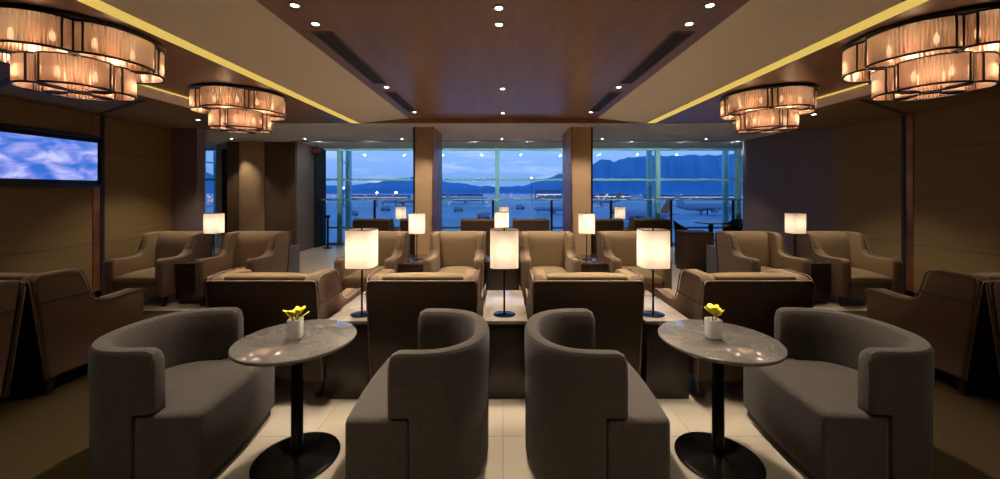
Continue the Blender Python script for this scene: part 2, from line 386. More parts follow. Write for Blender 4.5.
# ------------------------------------------------------------------ wing lounge chair (faces local +Y)
def make_wing():
    t = thing('lounge_chair', '', 'armchair')
    prof = [(-.33, .13), (-.375, .45), (-.42, .80), (-.43, .88), (-.42, .915), (-.385, .93), (-.17, .93), (-.12, .915), (-.09, .88), (-.065, .80), (-.04, .72),
            (-.005, .665), (.05, .635), (.12, .625), (.25, .63), (.37, .64), (.41, .63), (.43, .59), (.43, .13)]
    for s in (-1, 1):
        bm = BM()
        # panel flares out a touch towards the top of the wing
        xo = lambda z: .40
        xi = lambda z, y: .275+.03*max(0, (z-.62)/.31)+.02*max(0, y)
        prism(bm, prof, lambda p: (s*xi(p[1], p[0]), p[0], p[1]), lambda p: (s*xo(p[1]), p[0], p[1]))
        sp = obj('side_panel', bm, 'outer', t, bevel=.028, seg=3)
        bm = BM(); tube(bm, [(s*.401, y, z) for y, z in prof[2:18]], .005, 6); obj('piping', bm, 'pipe', sp, smooth=True)
        bm = BM(); tube(bm, [(s*.4005, -.405, .725), (s*.4005, -.05, .725)], .004, 6)
        tube(bm, [(s*.4005, -.055, .735), (s*.36, -.035, .725), (s*.31, -.03, .725)], .004, 6); obj('seam', bm, 'seam', sp)
        # pale inner lining of wing and arm
        bm = BM(); pr = [(y*.985+.0, z-.012 if z > .5 else z+.2) for y, z in prof]
        prism(bm, pr, lambda p: (s*(xi(p[1], p[0])-.012), p[0]+.004, p[1]+.014), lambda p: (s*(xi(p[1], p[0])+.07), p[0]+.004, p[1]+.014))
        obj('side_lining', bm, 'tan', t, bevel=.016, seg=3)
    bm = BM(); box(bm, -.275, .275, -.34, .41, .13, .33); obj('seat_frame', bm, 'outer', t, bevel=.015)
    bm = BM()
    n = 10
    top = []
    for j in range(n+1):
        y = -.24+.67*j/n; rowv = []
        for i in range(n+1):
            x = -.27+.54*i/n; u = 1-(2*i/n-1)**4; v = 1-(2*j/n-1)**4
            rowv.append(bm.verts.new((x, y, .40+.055*u*v)))
        top.append(rowv)
    for j in range(n):
        for i in range(n): bm.faces.new([top[j][i], top[j][i+1], top[j+1][i+1], top[j+1][i]])
    bo = [[bm.verts.new((x, y, .32)) for x in (-.27, .27)] for y in (-.24, .43)]
    bm.faces.new([bo[0][0], bo[1][0], bo[1][1], bo[0][1]])
    bm.faces.new([bo[0][0]]+[bo[0][1]]+[top[0][i] for i in range(n, -1, -1)])
    bm.faces.new([bo[1][1]]+[bo[1][0]]+[top[n][i] for i in range(n+1)])
    bm.faces.new([bo[0][0]]+[top[j][0] for j in range(n+1)]+[bo[1][0]])
    bm.faces.new([bo[0][1], bo[1][1]]+[top[j][n] for j in range(n, -1, -1)])
    obj('seat_cushion', bm, 'tan', t, bevel=.02, seg=3)
    # back cushion, gently crowned
    bm = BM(); nz = 10; fr = []
    for k in range(nz+1):
        z = .36+.575*k/nz; yf = -.155-.085*k/nz; rowv = []
        for i in range(n+1):
            x = -.30+.6*i/n; u = 1-(2*i/n-1)**4; v = 1-(2*k/nz-1)**6
            rowv.append(bm.verts.new((x, yf+.035*u*v-.05*(1-v)*(k > nz/2), z-.012*(1-u)*(k == nz))))
        fr.append(rowv)
    for k in range(nz):
        for i in range(n): bm.faces.new([fr[k][i], fr[k][i+1], fr[k+1][i+1], fr[k+1][i]])
    bk = [[bm.verts.new((x, -.365-.052*k, .36+.575*k)) for x in (-.30, .30)] for k in (0, 1)]
    bm.faces.new([bk[0][0], bk[1][0], bk[1][1], bk[0][1]])
    bm.faces.new([bk[0][0], bk[0][1]]+fr[0][::-1]); bm.faces.new([bk[1][1], bk[1][0]]+fr[nz])
    bm.faces.new([bk[1][0], bk[0][0]]+[fr[k][0] for k in range(nz+1)]); bm.faces.new([bk[0][1], bk[1][1]]+[fr[k][n] for k in range(nz, -1, -1)])
    obj('back_cushion', bm, 'tan', t, bevel=.022, seg=3)
    # dark back panel
    bm = BM(); pb = [(-.330, .13), (-.352, .13), (-.452, .885), (-.446, .90), (-.43, .90)]
    prism(bm, pb, lambda p: (-.398, p[0], p[1]), lambda p: (.398, p[0], p[1]))
    bp = obj('back_panel', bm, 'dback', t, bevel=.006)
    bm = BM(); e = .004
    tube(bm, [(-.398, -.355, .14), (-.398, -.45, .865), (-.39, -.452, .895), (-.37, -.453, .903), (.37, -.453, .903), (.39, -.452, .895), (.398, -.45, .865), (.398, -.355, .14)], .0055, 6)
    obj('piping', bm, 'pipe', bp, smooth=True)
    for x in (-.34, .34):
        for y, dy in ((-.28, -.02), (.36, .0)):
            bm = BM(); v = box(bm, x-.028, x+.028, y-.028, y+.028, 0, .14)
            for q in v[:4]: q.co.x = x+(q.co.x-x)*.65; q.co.y = y+dy+(q.co.y-y)*.65
            obj('leg', bm, 'leg', t)
    return t
wc = {}
def wing(x, y, rz, lab, grp): return place(wc, make_wing, (x, y, 0), rz, lab, grp)
g = 'lounge chairs with their backs to the camera'
wing(-1.74, 3.18, 0, 'wing armchair with dark brown back right behind the left round table', g)
wing(-.585, 3.18, 0, 'wing armchair with dark back, just left of the centre console lamp', g)
wing(.615, 3.18, 0, 'wing armchair with dark back, just right of the centre console lamp', g)
wing(1.84, 3.18, 0, 'wing armchair with dark brown back right behind the right round table', g)
wing(-3.80, 3.18, 0, 'taupe wing armchair by left wall turned away, leaning back to back with another', g)
wing(3.84, 3.18, 0, 'taupe wing armchair by right wall turned away, leaning back to back with another', g)
g = 'lounge chairs at the edges of the picture'
wing(-3.80, 2.255, PI, 'taupe wing armchair cut off by the left edge of the picture', g)
wing(3.84, 2.255, PI, 'taupe wing armchair cut off by the right edge of the picture', g)
g = 'tan lounge chairs facing the camera'
for x, lab in ((-4.90, 'tan wing armchair facing us next to the left wall, outer one of the left pair'),
               (-3.70, 'tan wing armchair facing us in the left pair, nearer the room centre'),
               (-1.85, 'tan wing armchair facing us behind the left console lamp'),
               (-.665, 'tan wing armchair facing us left of the centre lamps'),
               (.65, 'tan wing armchair facing us right of the centre lamps'),
               (1.85, 'tan wing armchair facing us behind the right console lamp'),
               (3.70, 'tan wing armchair facing us in the right pair, nearer the room centre'),
               (4.90, 'tan wing armchair facing us next to the right wall, outer one of the right pair')):
    wing(x, 5.47, PI, lab, g)
g = 'dark backed chairs facing the windows'
for x, lab in ((-2.90, 'dark backed chair facing the windows, leftmost of that row'),
               (-1.86, 'dark backed chair facing the windows, mostly behind the left column'),
               (-.53, 'dark backed chair facing the windows, left of the centre lamps'),
               (.62, 'dark backed chair facing the windows, right of the centre lamps'),
               (2.25, 'dark backed chair facing the windows, beside the right column'),
               (3.28, 'dark backed chair facing the windows, rightmost of that row')):
    wing(x, 8.78, 0, lab, g)

# ------------------------------------------------------------------ tub chair (faces local +Y)
def make_tub():
    t = thing('tub_chair', '', 'armchair')
    th = .045; hw = .355; yr = .335; y0 = -.0
    cl = []   # centre line, from right arm tip round the back to left arm tip: (x,y,zb)
    tip = .14; low = .02
    for y in (tip, tip-.014, tip-.042, low+.05, low+.004): cl.append((hw, y, .43))
    for y in (low, 0.0): cl.append((hw, y, .045))
    N = 36
    for i in range(1, N):
        a = PI*i/N; c = math.cos(a); s_ = math.sin(a); e = .86
        cl.append((hw*math.copysign(abs(c)**e, c), -yr*abs(s_)**e, .045))
    for y in (0.0, low): cl.append((-hw, y, .045))
    for y in (low+.004, low+.05, tip-.042, tip-.014, tip): cl.append((-hw, y, .43))
    bm = BM(); rings = []; n = len(cl); zt = .75
    for i, (x, y, zb) in enumerate(cl):
        a = cl[max(i-1, 0)]; b = cl[min(i+1, n-1)]
        d = Vector((b[0]-a[0], b[1]-a[1])).normalized(); nx, ny = -d.y, d.x   # d goes clockwise over the back; make n point outward
        if nx*x+ny*(y-.1) < 0: nx, ny = -nx, -ny
        k = min(i, n-1-i); tr = (.72, .90, 1, 1)[k] if k < 3 else 1   # rounded tips
        zr = (.05, .018, .003)[k] if k < 3 else 0
        sec = [(-th, zb), (-th, .46), (-th*.98, .60), (-th*.9, zt-.035), (-th*.6, zt-.008), (0.004, zt), (th*.8, zt-.004), (th*1.12, zt-.03), (th*1.15, .60), (th*1.03, .46), (th, zb)]
        ring = []
        for q, (o_, z) in enumerate(sec):
            if z > .44: z = z-zr*(z-.46)/.27
            ring.append(bm.verts.new((x+nx*o_*tr, y+ny*o_*tr, z)))
        rings.append(ring)
    m = len(rings[0])
    for A, B in zip(rings, rings[1:]):
        for q in range(m): bm.faces.new([A[q], A[(q+1) % m], B[(q+1) % m], B[q]])
    bm.faces.new(rings[0][::-1]); bm.faces.new(rings[-1])
    obj('curved_backrest', bm, 'tub', t, bevel=.008, seg=2)
    # seat block: full width in front of the shell, D-shaped inside it
    pts = [(.40, .37), (.40, .028)]
    N = 24; pts.append((.312, .028))
    for i in range(1, N):
        a = PI*i/N; c = math.cos(a); s_ = math.sin(a); e = .86
        pts.append((.312*math.copysign(abs(c)**e, c), -.292*abs(s_)**e))
    pts += [(-.312, .028), (-.40, .028), (-.40, .37)]
    M_ = 10; pts += [(-.40+.80*i/M_, .37+.02*math.sin(PI*i/M_)) for i in range(1, M_)]
    bm = BM(); prism(bm, pts, lambda p: (p[0], p[1], .045), lambda p: (p[0], p[1], .425))
    obj('seat', bm, 'tub', t, bevel=.032, seg=4)
    bm = BM(); prism(bm, [(x*.93, y*.93) for x, y in pts], lambda p: (p[0], p[1], 0), lambda p: (p[0], p[1], .05))
    obj('plinth', bm, 'slot', t)
    for c in t.children:
        for v in c.data.vertices: v.co.x *= .93; v.co.y *= .93
    return t
tc_ = {}
g = 'grey tub chairs at the round tables'
place(tc_, make_tub, (-1.905, 2.265, 0), -PI/2+.07, 'grey tweed tub chair left of the left round table, seat open to the right', g)
place(tc_, make_tub, (-.44, 2.24, 0), PI/2, 'grey tweed tub chair between the left round table and room centre', g)
place(tc_, make_tub, (.487, 2.24, 0), -PI/2, 'grey tweed tub chair between room centre and the right round table', g)
place(tc_, make_tub, (1.99, 2.265, 0), PI/2-.06, 'grey tweed tub chair right of the right round table, seat open to the left', g)

# ------------------------------------------------------------------ round tables
def marble():
    m = mat('grey_marble', srgb(128, 120, 110), .09, spec=.4)
    nt = m.node_tree; b = nt.nodes['Principled BSDF']
    tc = nt.nodes.new('ShaderNodeTexCoord'); nz = nt.nodes.new('ShaderNodeTexNoise'); nz.inputs['Scale'].default_value = 4; nz.inputs['Detail'].default_value = 8
    nz.inputs['Distortion'].default_value = 1.2
    rp = nt.nodes.new('ShaderNodeValToRGB'); e = rp.color_ramp.elements
    e[0].position = .35; e[0].color = srgb(90, 85, 79); e[1].position = .6; e[1].color = srgb(103, 97, 90)
    v = e.new(.49); v.color = srgb(96, 90, 84); w = e.new(.5); w.color = srgb(120, 113, 104); w2 = e.new(.515); w2.color = srgb(98, 92, 86)
    nt.links.new(tc.outputs['Object'], nz.inputs['Vector']); nt.links.new(nz.outputs['Fac'], rp.inputs[0]); nt.links.new(rp.outputs[0], b.inputs['Base Color'])
    return m
M['marble'] = marble()
def make_table():
    t = thing('round_table', '', 'table')
    bm = BM(); lathe(bm, [(.0, .673), (.25, .673), (.315, .676), (.324, .685), (.325, .693), (.321, .699), (.0, .700)], 72); obj('tabletop', bm, 'marble', t, smooth=False, bevel=.002)
    bm = BM(); lathe(bm, [(.0, .653), (.14, .655), (.16, .673), (.0, .674)], 40); obj('mounting_plate', bm, 'black', t)
    bm = BM(); lathe(bm, [(.0, .015), (.036, .015), (.033, .05), (.031, .653), (0, .655)], 28); obj('stem', bm, 'black', t, smooth=True)
    bm = BM(); lathe(bm, [(0, 0), (.228, 0), (.232, .006), (.230, .012), (.20, .017), (.06, .022), (.036, .03), (0, .031)], 60); obj('base_disc', bm, 'bbase', t, bevel=.001)
    return t
rt = {}
TX = (-1.192, 1.245)
place(rt, make_table, (TX[0], 2.2, 0), 0, 'round grey marble table on black pedestal between the two left tub chairs', 'round marble tables')
place(rt, make_table, (TX[1], 2.2, 0), 0, 'round grey marble table on black pedestal between the two right tub chairs', 'round marble tables')

# flower pots
def petal(bm, base, d, length, width, lift, curl=.0, seg=6):
    """a cupped petal from base in direction d (angle) ; lift = elevation"""
    D = Vector((math.cos(d)*math.cos(lift), math.sin(d)*math.cos(lift), math.sin(lift))); S = Vector((-math.sin(d), math.cos(d), 0)); U = D.cross(S)*-1
    if U.z < 0: U = -U
    rows_ = []
    for i in range(seg+1):
        u = i/seg; w = width*(math.sin(PI*(u*.86+.08))**.8)/2
        c = Vector(base)+D*length*u+U*(curl*length*(u*u))
        rows_.append([bm.verts.new(c-S*w+U*w*.35), bm.verts.new(c), bm.verts.new(c+S*w+U*w*.35)])
    for A, B in zip(rows_, rows_[1:]):
        for k in range(2): bm.faces.new([A[k], A[k+1], B[k+1], B[k]])
def solid(o, t=.0015):
    s = o.modifiers.new('solid', 'SOLIDIFY'); s.thickness = t
    for p in o.data.polygons: p.use_smooth = True
    return o
def pot(x, y, rz, blooms, lab, slim):
    t = thing('flower_pot', lab, 'flower pot', (x, y, .700), rz)
    bm = BM(); h = .108; w = .038
    def rr(w, r=.022, n=5):
        p = []
        for cx, cy, a0 in ((w-r, w-r, 0), (-w+r, w-r, PI/2), (-w+r, -w+r, PI), (w-r, -w+r, 1.5*PI)):
            for i in range(n+1): p.append((cx+r*math.cos(a0+i*PI/2/n), cy+r*math.sin(a0+i*PI/2/n)))
        return p
    rings = [[bm.verts.new((a, b, z)) for a, b in rr(ww)] for ww, z in ((w*.94, 0), (w, .01), (w*1.03, h), (w*.95, h), (w*.9, h-.02))]
    for A, B in zip(rings, rings[1:]):
        for i in range(len(A)): bm.faces.new([A[i], A[(i+1) % len(A)], B[(i+1) % len(A)], B[i]])
    bm.faces.new(rings[0][::-1]); bm.faces.new(rings[-1])
    obj('pot', bm, 'white', t, smooth=False, bevel=.002)
    for (cx, cy, cz, n, ln, wd, lift, rot, curl) in blooms:
        ln *= 1.35; wd *= 1.3; cz += .012
        bm = BM()
        for i in range(n): petal(bm, (cx, cy, cz), rot+2*PI*i/n, ln*(1+.12*math.sin(i*2.3)), wd, lift+.15*math.cos(i*1.7), curl)
        f = solid(obj('blossom', bm, 'yel', t))
        bm = BM(); bmesh.ops.create_icosphere(bm, subdivisions=2, radius=.011, matrix=Matrix.Translation((cx, cy, cz+.012))); obj('blossom_centre', bm, 'ora', f, smooth=True)
        bm = BM(); tube(bm, [(0, 0, .08), (cx*.6, cy*.6, (.08+cz)/2), (cx, cy, cz)], .003, 6); obj('stem', bm, 'green', f)
    if slim:
        bm = BM(); petal(bm, (.01, 0, .1), .15, .075, .02, .55, .05); petal(bm, (-.01, 0, .1), PI-.3, .06, .018, .7, .05); petal(bm, (.0, .01, .1), 1.0, .07, .024, .9, .05)
        solid(obj('leaf', bm, 'ylight', t))
    return t
pot(-1.205, 2.205, .2, [(-.012, -.01, .112, 6, .045, .032, .75, .2, -.1), (.022, 0, .118, 5, .042, .028, .8, .9, -.1)], 'square white pot with spiky yellow flowers on the left round table', True)
pot(1.22, 2.205, .1, [(-.012, -.01, .128, 6, .045, .04, .55, .2, .2), (.018, -.005, .112, 5, .04, .036, .5, .5, .2)], 'square white pot with rounded yellow orchid flowers on the right round table', False)

# ------------------------------------------------------------------ consoles and side tables
def make_console():
    t = thing('console_shelf', '', 'console')
    w = .17
    bm = BM(); box(bm, -w+.01, w-.01, -.42, .42, .0, .56); obj('body', bm, 'wood', t, bevel=.004)
    bm = BM(); box(bm, -w, w, -.435, .435, .56, .588); obj('top', bm, 'stone', t, bevel=.004)
    bm = BM(); box(bm, -w+.03, w-.03, -.426, -.42, .06, .52); obj('front_panel', bm, 'wood', t, bevel=.002)
    return t
cc = {}
for x, lab in ((-1.16, 'dark console with pale stone top between the left two dark backed armchairs'),
               (.015, 'dark console with pale stone top in the middle gap of the armchairs'),
               (1.228, 'dark console with pale stone top between the right two dark backed armchairs')):
    place(cc, make_console, (x, 3.25, 0), 0, lab, 'lamp consoles of the near row')

def make_side():
    t = thing('side_table', '', 'side table')
    w = .18
    bm = BM(); box(bm, -w+.008, w-.008, -.36, .36, .05, .535); obj('cabinet', bm, 'wood', t, bevel=.004)
    bm = BM(); box(bm, -w, w, -.37, .37, .535, .56); obj('top', bm, 'gtop', t, bevel=.003)
    bm = BM(); box(bm, -w+.03, w-.03, -.34, .34, 0, .05); obj('plinth', bm, 'slot', t)
    bm = BM(); box(bm, -w+.02, w-.02, -.366, -.36, .07, .5); obj('door', bm, 'wood', t, bevel=.002)
    return t
sc_ = {}
SIDE = [(-4.30, 5.56, 'left wall pair'), (-1.255, 5.56, 'armchairs left of centre'), (-.005, 5.66, 'two centre armchairs'), (1.25, 5.56, 'armchairs right of centre'), (4.30, 5.56, 'right wall pair')]
for x, y, n in SIDE:
    o = place(sc_, make_side, (x, y, 0), 0, 'dark wooden side table with glossy top between the %s facing us' % n if n[0] == 'a' else 'dark wooden side table with glossy top between the %s' % (n if n[0] == 't' else n+' of armchairs'), 'side tables of the row facing us'); o.scale.x = 1.36 if n == 'two centre armchairs' else 1
FAR = [(-2.38, 8.92, 'left'), (.045, 8.92, 'centre'), (2.765, 8.92, 'right')]
def make_small():
    t = thing('side_table', '', 'side table')
    bm = BM(); box(bm, -.095, .095, -.25, .25, .0, .50); obj('cabinet', bm, 'wood', t, bevel=.004)
    bm = BM(); box(bm, -.1, .1, -.26, .26, .50, .52); obj('top', bm, 'gtop', t, bevel=.003)
    return t
fs = {}
for x, y, n in FAR:
    place(fs, make_small, (x, y, 0), 0, 'narrow dark side table under the %s lamp nearest the windows' % n, 'side tables by the windows')

# ------------------------------------------------------------------ table lamps
def make_lamp():
    t = thing('table_lamp', '', 'lamp')
    bm = BM(); lathe(bm, [(0, 0), (.085, 0), (.088, .005), (.085, .011), (.03, .014), (.009, .02), (0, .021)], 40, 1, .8); obj('base', bm, 'lbase', t, smooth=False, bevel=.001)
    bm = BM(); tube(bm, [(0, 0, .012), (0, 0, .65)], .0075, 12); obj('pole', bm, 'black', t, smooth=True)
    # rounded shade, open at top and bottom
    def rr(wx, wy, r, n=8):
        p = []
        for cx, cy, a0 in ((wx-r, wy-r, 0), (-wx+r, wy-r, PI/2), (-wx+r, -wy+r, PI), (wx-r, -wy+r, 1.5*PI)):
            for i in range(n+1): p.append((cx+r*math.cos(a0+i*PI/2/n), cy+r*math.sin(a0+i*PI/2/n)))
        return p
    o_ = rr(.108, .10, .055); z0, z1 = .375, .665
    bm = BM(); rings = [[bm.verts.new((a, b, z0+(z1-z0)*k/6)) for a, b in o_] for k in range(7)]
    for A, B in zip(rings, rings[1:]):
        for i in range(len(A)): bm.faces.new([A[i], A[(i+1) % len(A)], B[(i+1) % len(A)], B[i]])
    sh = obj('lamp_shade', bm, 'shade', t)
    for p in sh.data.polygons: p.use_smooth = True
    for z in (z0, z1):
        bm = BM(); tube(bm, [(a*1.004, b*1.004, z) for a, b in o_], .0024, 6, loop=True); obj('rim', bm, 'bronze', sh)
    bm = BM(); tube(bm, [(-.106, 0, .648), (.106, 0, .648)], .002, 6); tube(bm, [(0, -.098, .648), (0, .098, .648)], .002, 6); tube(bm, [(0, 0, .64), (0, 0, .675)], .006, 8)
    obj('spider', bm, 'black', sh)
    bm = BM(); lathe(bm, [(0, .47), (.014, .48), (.022, .51), (.022, .54), (.014, .565), (0, .57)], 16); obj('bulb', bm, 'bulb', t, smooth=True)
    return t
lc = {}
def lamp(x, y, z, lab, grp, p=.4, dark=None):
    place(lc, make_lamp, (x, y, z), 0, lab, grp)
    pt((x, y, z+.56), p*.5, (1, .84, .70), .04); pt((x, y, z+.45), p*.5, (1, .84, .70), .04)
g = 'lamps on the near consoles'
lamp(-1.095, 2.95, .588, 'lit table lamp with cream shade on the left near console', g)
lamp(.01, 2.95, .588, 'lit table lamp with cream shade on the middle near console', g)
lamp(1.165, 2.95, .588, 'lit table lamp with cream shade on the right near console', g)
g = 'lamps in the row facing us'
for (x, y, n), yy in zip(SIDE, (5.55, 5.52, 5.9, 5.52, 5.55)):
    xx = {'left wall pair': -4.22, 'right wall pair': 4.27, 'armchairs left of centre': -1.25, 'armchairs right of centre': 1.215}.get(n, -.02)
    lamp(xx, yy, .56, 'lit cream lamp on the side table between the %s' % n, g)
g = 'small far lamps by the windows'
for x, y, n in FAR: lamp(x-.02, y, .52, 'small lit cream lamp by the windows, %s one' % n, g, .36)

# ------------------------------------------------------------------ chandeliers
def make_chand():
    t = thing('chandelier', '', 'chandelier')
    bm = BM(); lathe(bm, [(0, 0), (.51, 0), (.52, -.012), (.51, -.025), (0, -.028)], 64); obj('ceiling_plate_shadow', bm, 'bronze', t)  # dark plate, widened to stand for the shadow on the ceiling around it
    def tier(n, ringr, la, lb, z1, z0, rot):
        for k in range(n):
            a = rot+2*PI*k/n; c = Vector((ringr*math.cos(a), ringr*math.sin(a), 0)); ra = Vector((math.cos(a), math.sin(a), 0)); ta = Vector((-math.sin(a), math.cos(a), 0))
            N = 132
            def P(i, z, off=0):
                q = 2*PI*i/N; rib = .0055*(1 if i % 2 else -1)+off
                return c+ta*((la+rib)*math.cos(q))+ra*((lb+rib)*math.sin(q))+Vector((0, 0, z))
            bm = BM(); A = [bm.verts.new(P(i, z1)) for i in range(N)]; B = [bm.verts.new(P(i, z0)) for i in range(N)]
            for i in range(N): bm.faces.new([A[i], A[(i+1) % N], B[(i+1) % N], B[i]])
            d = obj('glass_drum', bm, 'crystal', t)
            bm = BM()
            for z, r in ((z0-.004, .009), (z1, .007)):
                bm = BM(); tube(bm, [c+ta*((la+.004)*math.cos(2*PI*i/40))+ra*((lb+.004)*math.sin(2*PI*i/40))+Vector((0, 0, z)) for i in range(40)], r, 6, loop=True); obj('rim', bm, 'bronze', d, smooth=True)
            for s in (-1, 1):
                bm = BM(); q = c+ta*s*(la+.002); tube(bm, [q+Vector((0, 0, z0)), q+Vector((0, 0, z1))], .010, 8); obj('rod', bm, 'bronze', d)
                bm = BM(); q = c+ta*s*(la-.012)+ra*(lb*.4); tube(bm, [q+Vector((0, 0, z0)), q+Vector((0, 0, z1))], .007, 8); obj('rod', bm, 'bronze', d)
            for s in (-.5, .5):
                bm = BM(); lathe(bm, [(0, -.055), (.014, -.045), (.018, -.02), (.014, .0), (.008, .02), (0, .03)], 12, 1, 1, (c+ta*s*la).x, (c+ta*s*la).y)
                for v in bm.verts: v.co.z += (z0+z1)/2+.01
                obj('bulb', bm, 'bulb', d, smooth=True)
            bulbs.append(c+Vector((0, 0, (z0+z1)/2+.02)))
    tier(5, .345, .25, .165, -.03, -.25, -PI/2+.15)
    tier(4, .19, .19, .135, -.25, -.455, -PI/4)
    return t
bulbs = []
ch = {}
for x, y, lab in ((-3.35, 3.0, 'two tiered amber glass chandelier near the television, top left corner'), (3.37, 3.0, 'two tiered amber glass chandelier in the top right corner'),
                  (-3.35, 4.86, 'two tiered amber glass chandelier farther back on the left'), (3.37, 4.86, 'two tiered amber glass chandelier farther back on the right')):
    place(ch, make_chand, (x, y, ZC+.01), 0, lab, 'flower shaped glass chandeliers')
    for b in bulbs[:9]:
        pt((x+b.x, y+b.y, ZC+b.z), 1.9, (1, .87, .74), .05)

# ------------------------------------------------------------------ television
def tv_mat():
    m = bpy.data.materials.new('tv_picture'); m.use_nodes = True
    nt = m.node_tree; nt.nodes.clear()
    o = nt.nodes.new('ShaderNodeOutputMaterial'); e = nt.nodes.new('ShaderNodeEmission'); tc = nt.nodes.new('ShaderNodeTexCoord')
    mp = nt.nodes.new('ShaderNodeMapping'); mp.inputs['Scale'].default_value = (1, 1.2, 2.6); mp.inputs['Rotation'].default_value = (.35, 0, 0)
    nz = nt.nodes.new('ShaderNodeTexNoise'); nz.inputs['Scale'].default_value = 2.6; nz.inputs['Detail'].default_value = 5; nz.inputs['Distortion'].default_value = .5
    rp = nt.nodes.new('ShaderNodeValToRGB'); el = rp.color_ramp.elements
    el[0].position = .36; el[0].color = srgb(50, 104, 196); el[1].position = .68; el[1].color = srgb(186, 192, 238)
    a = el.new(.46); a.color = srgb(92, 122, 208); b = el.new(.54); b.color = srgb(136, 144, 220)
    nt.links.new(tc.outputs['Object'], mp.inputs[0]); nt.links.new(mp.outputs[0], nz.inputs[0]); nt.links.new(nz.outputs['Fac'], rp.inputs[0])
    nt.links.new(rp.outputs[0], e.inputs[0]); e.inputs[1].default_value = .5; nt.links.new(e.outputs[0], o.inputs[0]); return m
tv = thing('television', 'wide flat television showing blue clouds, on the left wall', 'television', (-W+.006, 4.5, 1.96))
y0, y1, z0, z1 = -.85, 1.04, -.38, .38
bxo('housing', (0, .05, y0, y1, z0+.02, z1), 'plastic', tv, bevel=.005)
bm = BM(); box(bm, .045, .056, y0+.07, y1-.07, z0+.12, z1-.10); obj('screen', bm, tv_mat(), tv)
bm = BM(); box(bm, .045, .07, y0, y1, z1-.04, z1); box(bm, .045, .07, y0, y1, z0+.02, z0+.06); box(bm, .045, .07, y0, y0+.03, z0+.02, z1); box(bm, .045, .07, y1-.03, y1, z0+.02, z1)
obj('bezel', bm, 'plastic', tv, bevel=.003)

# ------------------------------------------------------------------ cabinets, cafe set, exit sign
def cabinet(x0, x1, y0, y1, h, m, lab):
    t = thing('cabinet', lab, 'cabinet', ((x0+x1)/2, (y0+y1)/2, 0)); w = (x1-x0)/2; d = (y1-y0)/2
    bxo('body', (-w, w, -d, d, .05, h-.02), m, t, bevel=.004); bxo('top', (-w-.005, w+.005, -d-.005, d+.005, h-.02, h), m, t, bevel=.003)
    bxo('plinth', (-w+.02, w-.02, -d+.02, d-.02, 0, .05), 'slot', t)
cabinet(3.48, 4.0, 7.2, 7.7, .76, 'dback', 'dark brown cabinet behind the right pair of armchairs')
cabinet(3.72, 4.2, 6.55, 6.95, .56, 'greybox', 'low grey cabinet in front of the dark cabinet, right side')
cabinet(-4.15, -3.72, 6.55, 6.95, .56, 'greybox', 'low grey cabinet behind the left pair of armchairs')

ct = thing('cafe_table', 'round dark cafe table by the windows at the right', 'table', (5.25, 9.6, 0))
bm = BM(); lathe(bm, [(0, .74), (.38, .74), (.385, .75), (.38, .765), (0, .766)], 40); obj('tabletop', bm, 'bbase', ct)
for k in range(4):
    a = PI/4+k*PI/2; bm = BM(); tube(bm, [(.05*math.cos(a), .05*math.sin(a), .74), (.03*math.cos(a), .03*math.sin(a), .4), (.28*math.cos(a), .28*math.sin(a), 0.01)], .016, 8); obj('leg', bm, 'black', ct, smooth=True)
def make_cafe():
    t = thing('cafe_chair', '', 'chair')
    bm = BM(); N = 16
    # curved woven shell: back and arms
    for i in range(N):
        a0 = PI*(1.0+i/N); a1 = PI*(1.0+(i+1)/N)
        def Q(a, z, r): return bm.verts.new((r*math.cos(a), r*math.sin(a)+.02, z))
        h0 = .66+.18*abs(math.sin(a0))**1.5; h1 = .66+.18*abs(math.sin(a1))**1.5
        bm.faces.new([Q(a0, .44, .24), Q(a1, .44, .24), Q(a1, h1, .29), Q(a0, h0, .29)])
    bmesh.ops.remove_doubles(bm, verts=bm.verts, dist=.001)
    o = obj('backrest', bm, 'black', t); solid(o, .02)
    bm = BM(); lathe(bm, [(0, .42), (.23, .42), (.25, .44), (.23, .46), (0, .465)], 24); obj('seat', bm, 'black', t, smooth=True)
    for x in (-.18, .18):
        for y in (-.17, .19):
            bm = BM(); tube(bm, [(x*.9, y*.9, .43), (x*1.15, y*1.15, 0.01)], .012, 8); obj('leg', bm, 'mirror', t)
    return t
cf = {}
place(cf, make_cafe, (4.45, 9.3, 0), -PI/2-.3, 'dark curved cafe chair left of the cafe table', 'cafe chairs by the windows')
place(cf, make_cafe, (5.85, 9.75, 0), PI/2+.2, 'dark curved cafe chair right of the cafe table, by the wall end', 'cafe chairs by the windows')

ex = thing('exit_sign', 'small dark red sign box hung under the ceiling on the left block', 'sign', (-5.0, 10.2, 2.62))
bxo('housing', (-.13, .13, -.02, .02, -.07, .08), 'bronze', ex, bevel=.004)
bxo('face', (-.12, .12, -.024, -.02, -.06, .07), mat('dim_red_plastic', srgb(80, 22, 20), .4), ex)
bxo('bracket', (-.01, .01, -.01, .01, .08, .16), 'bronze', ex)
bo = thing('bollard_stand', 'dark slim post standing at the left end of the windows', 'post', (-4.75, 10.3, 0))
bm = BM(); lathe(bm, [(0, 0), (.12, 0), (.12, .02), (.03, .03), (.03, .86), (0, .87)], 20); obj('pole', bm, 'post', bo, bevel=.002)
bxo('head', (-.06, .06, -.03, .03, .82, .9), 'post', bo, bevel=.004)

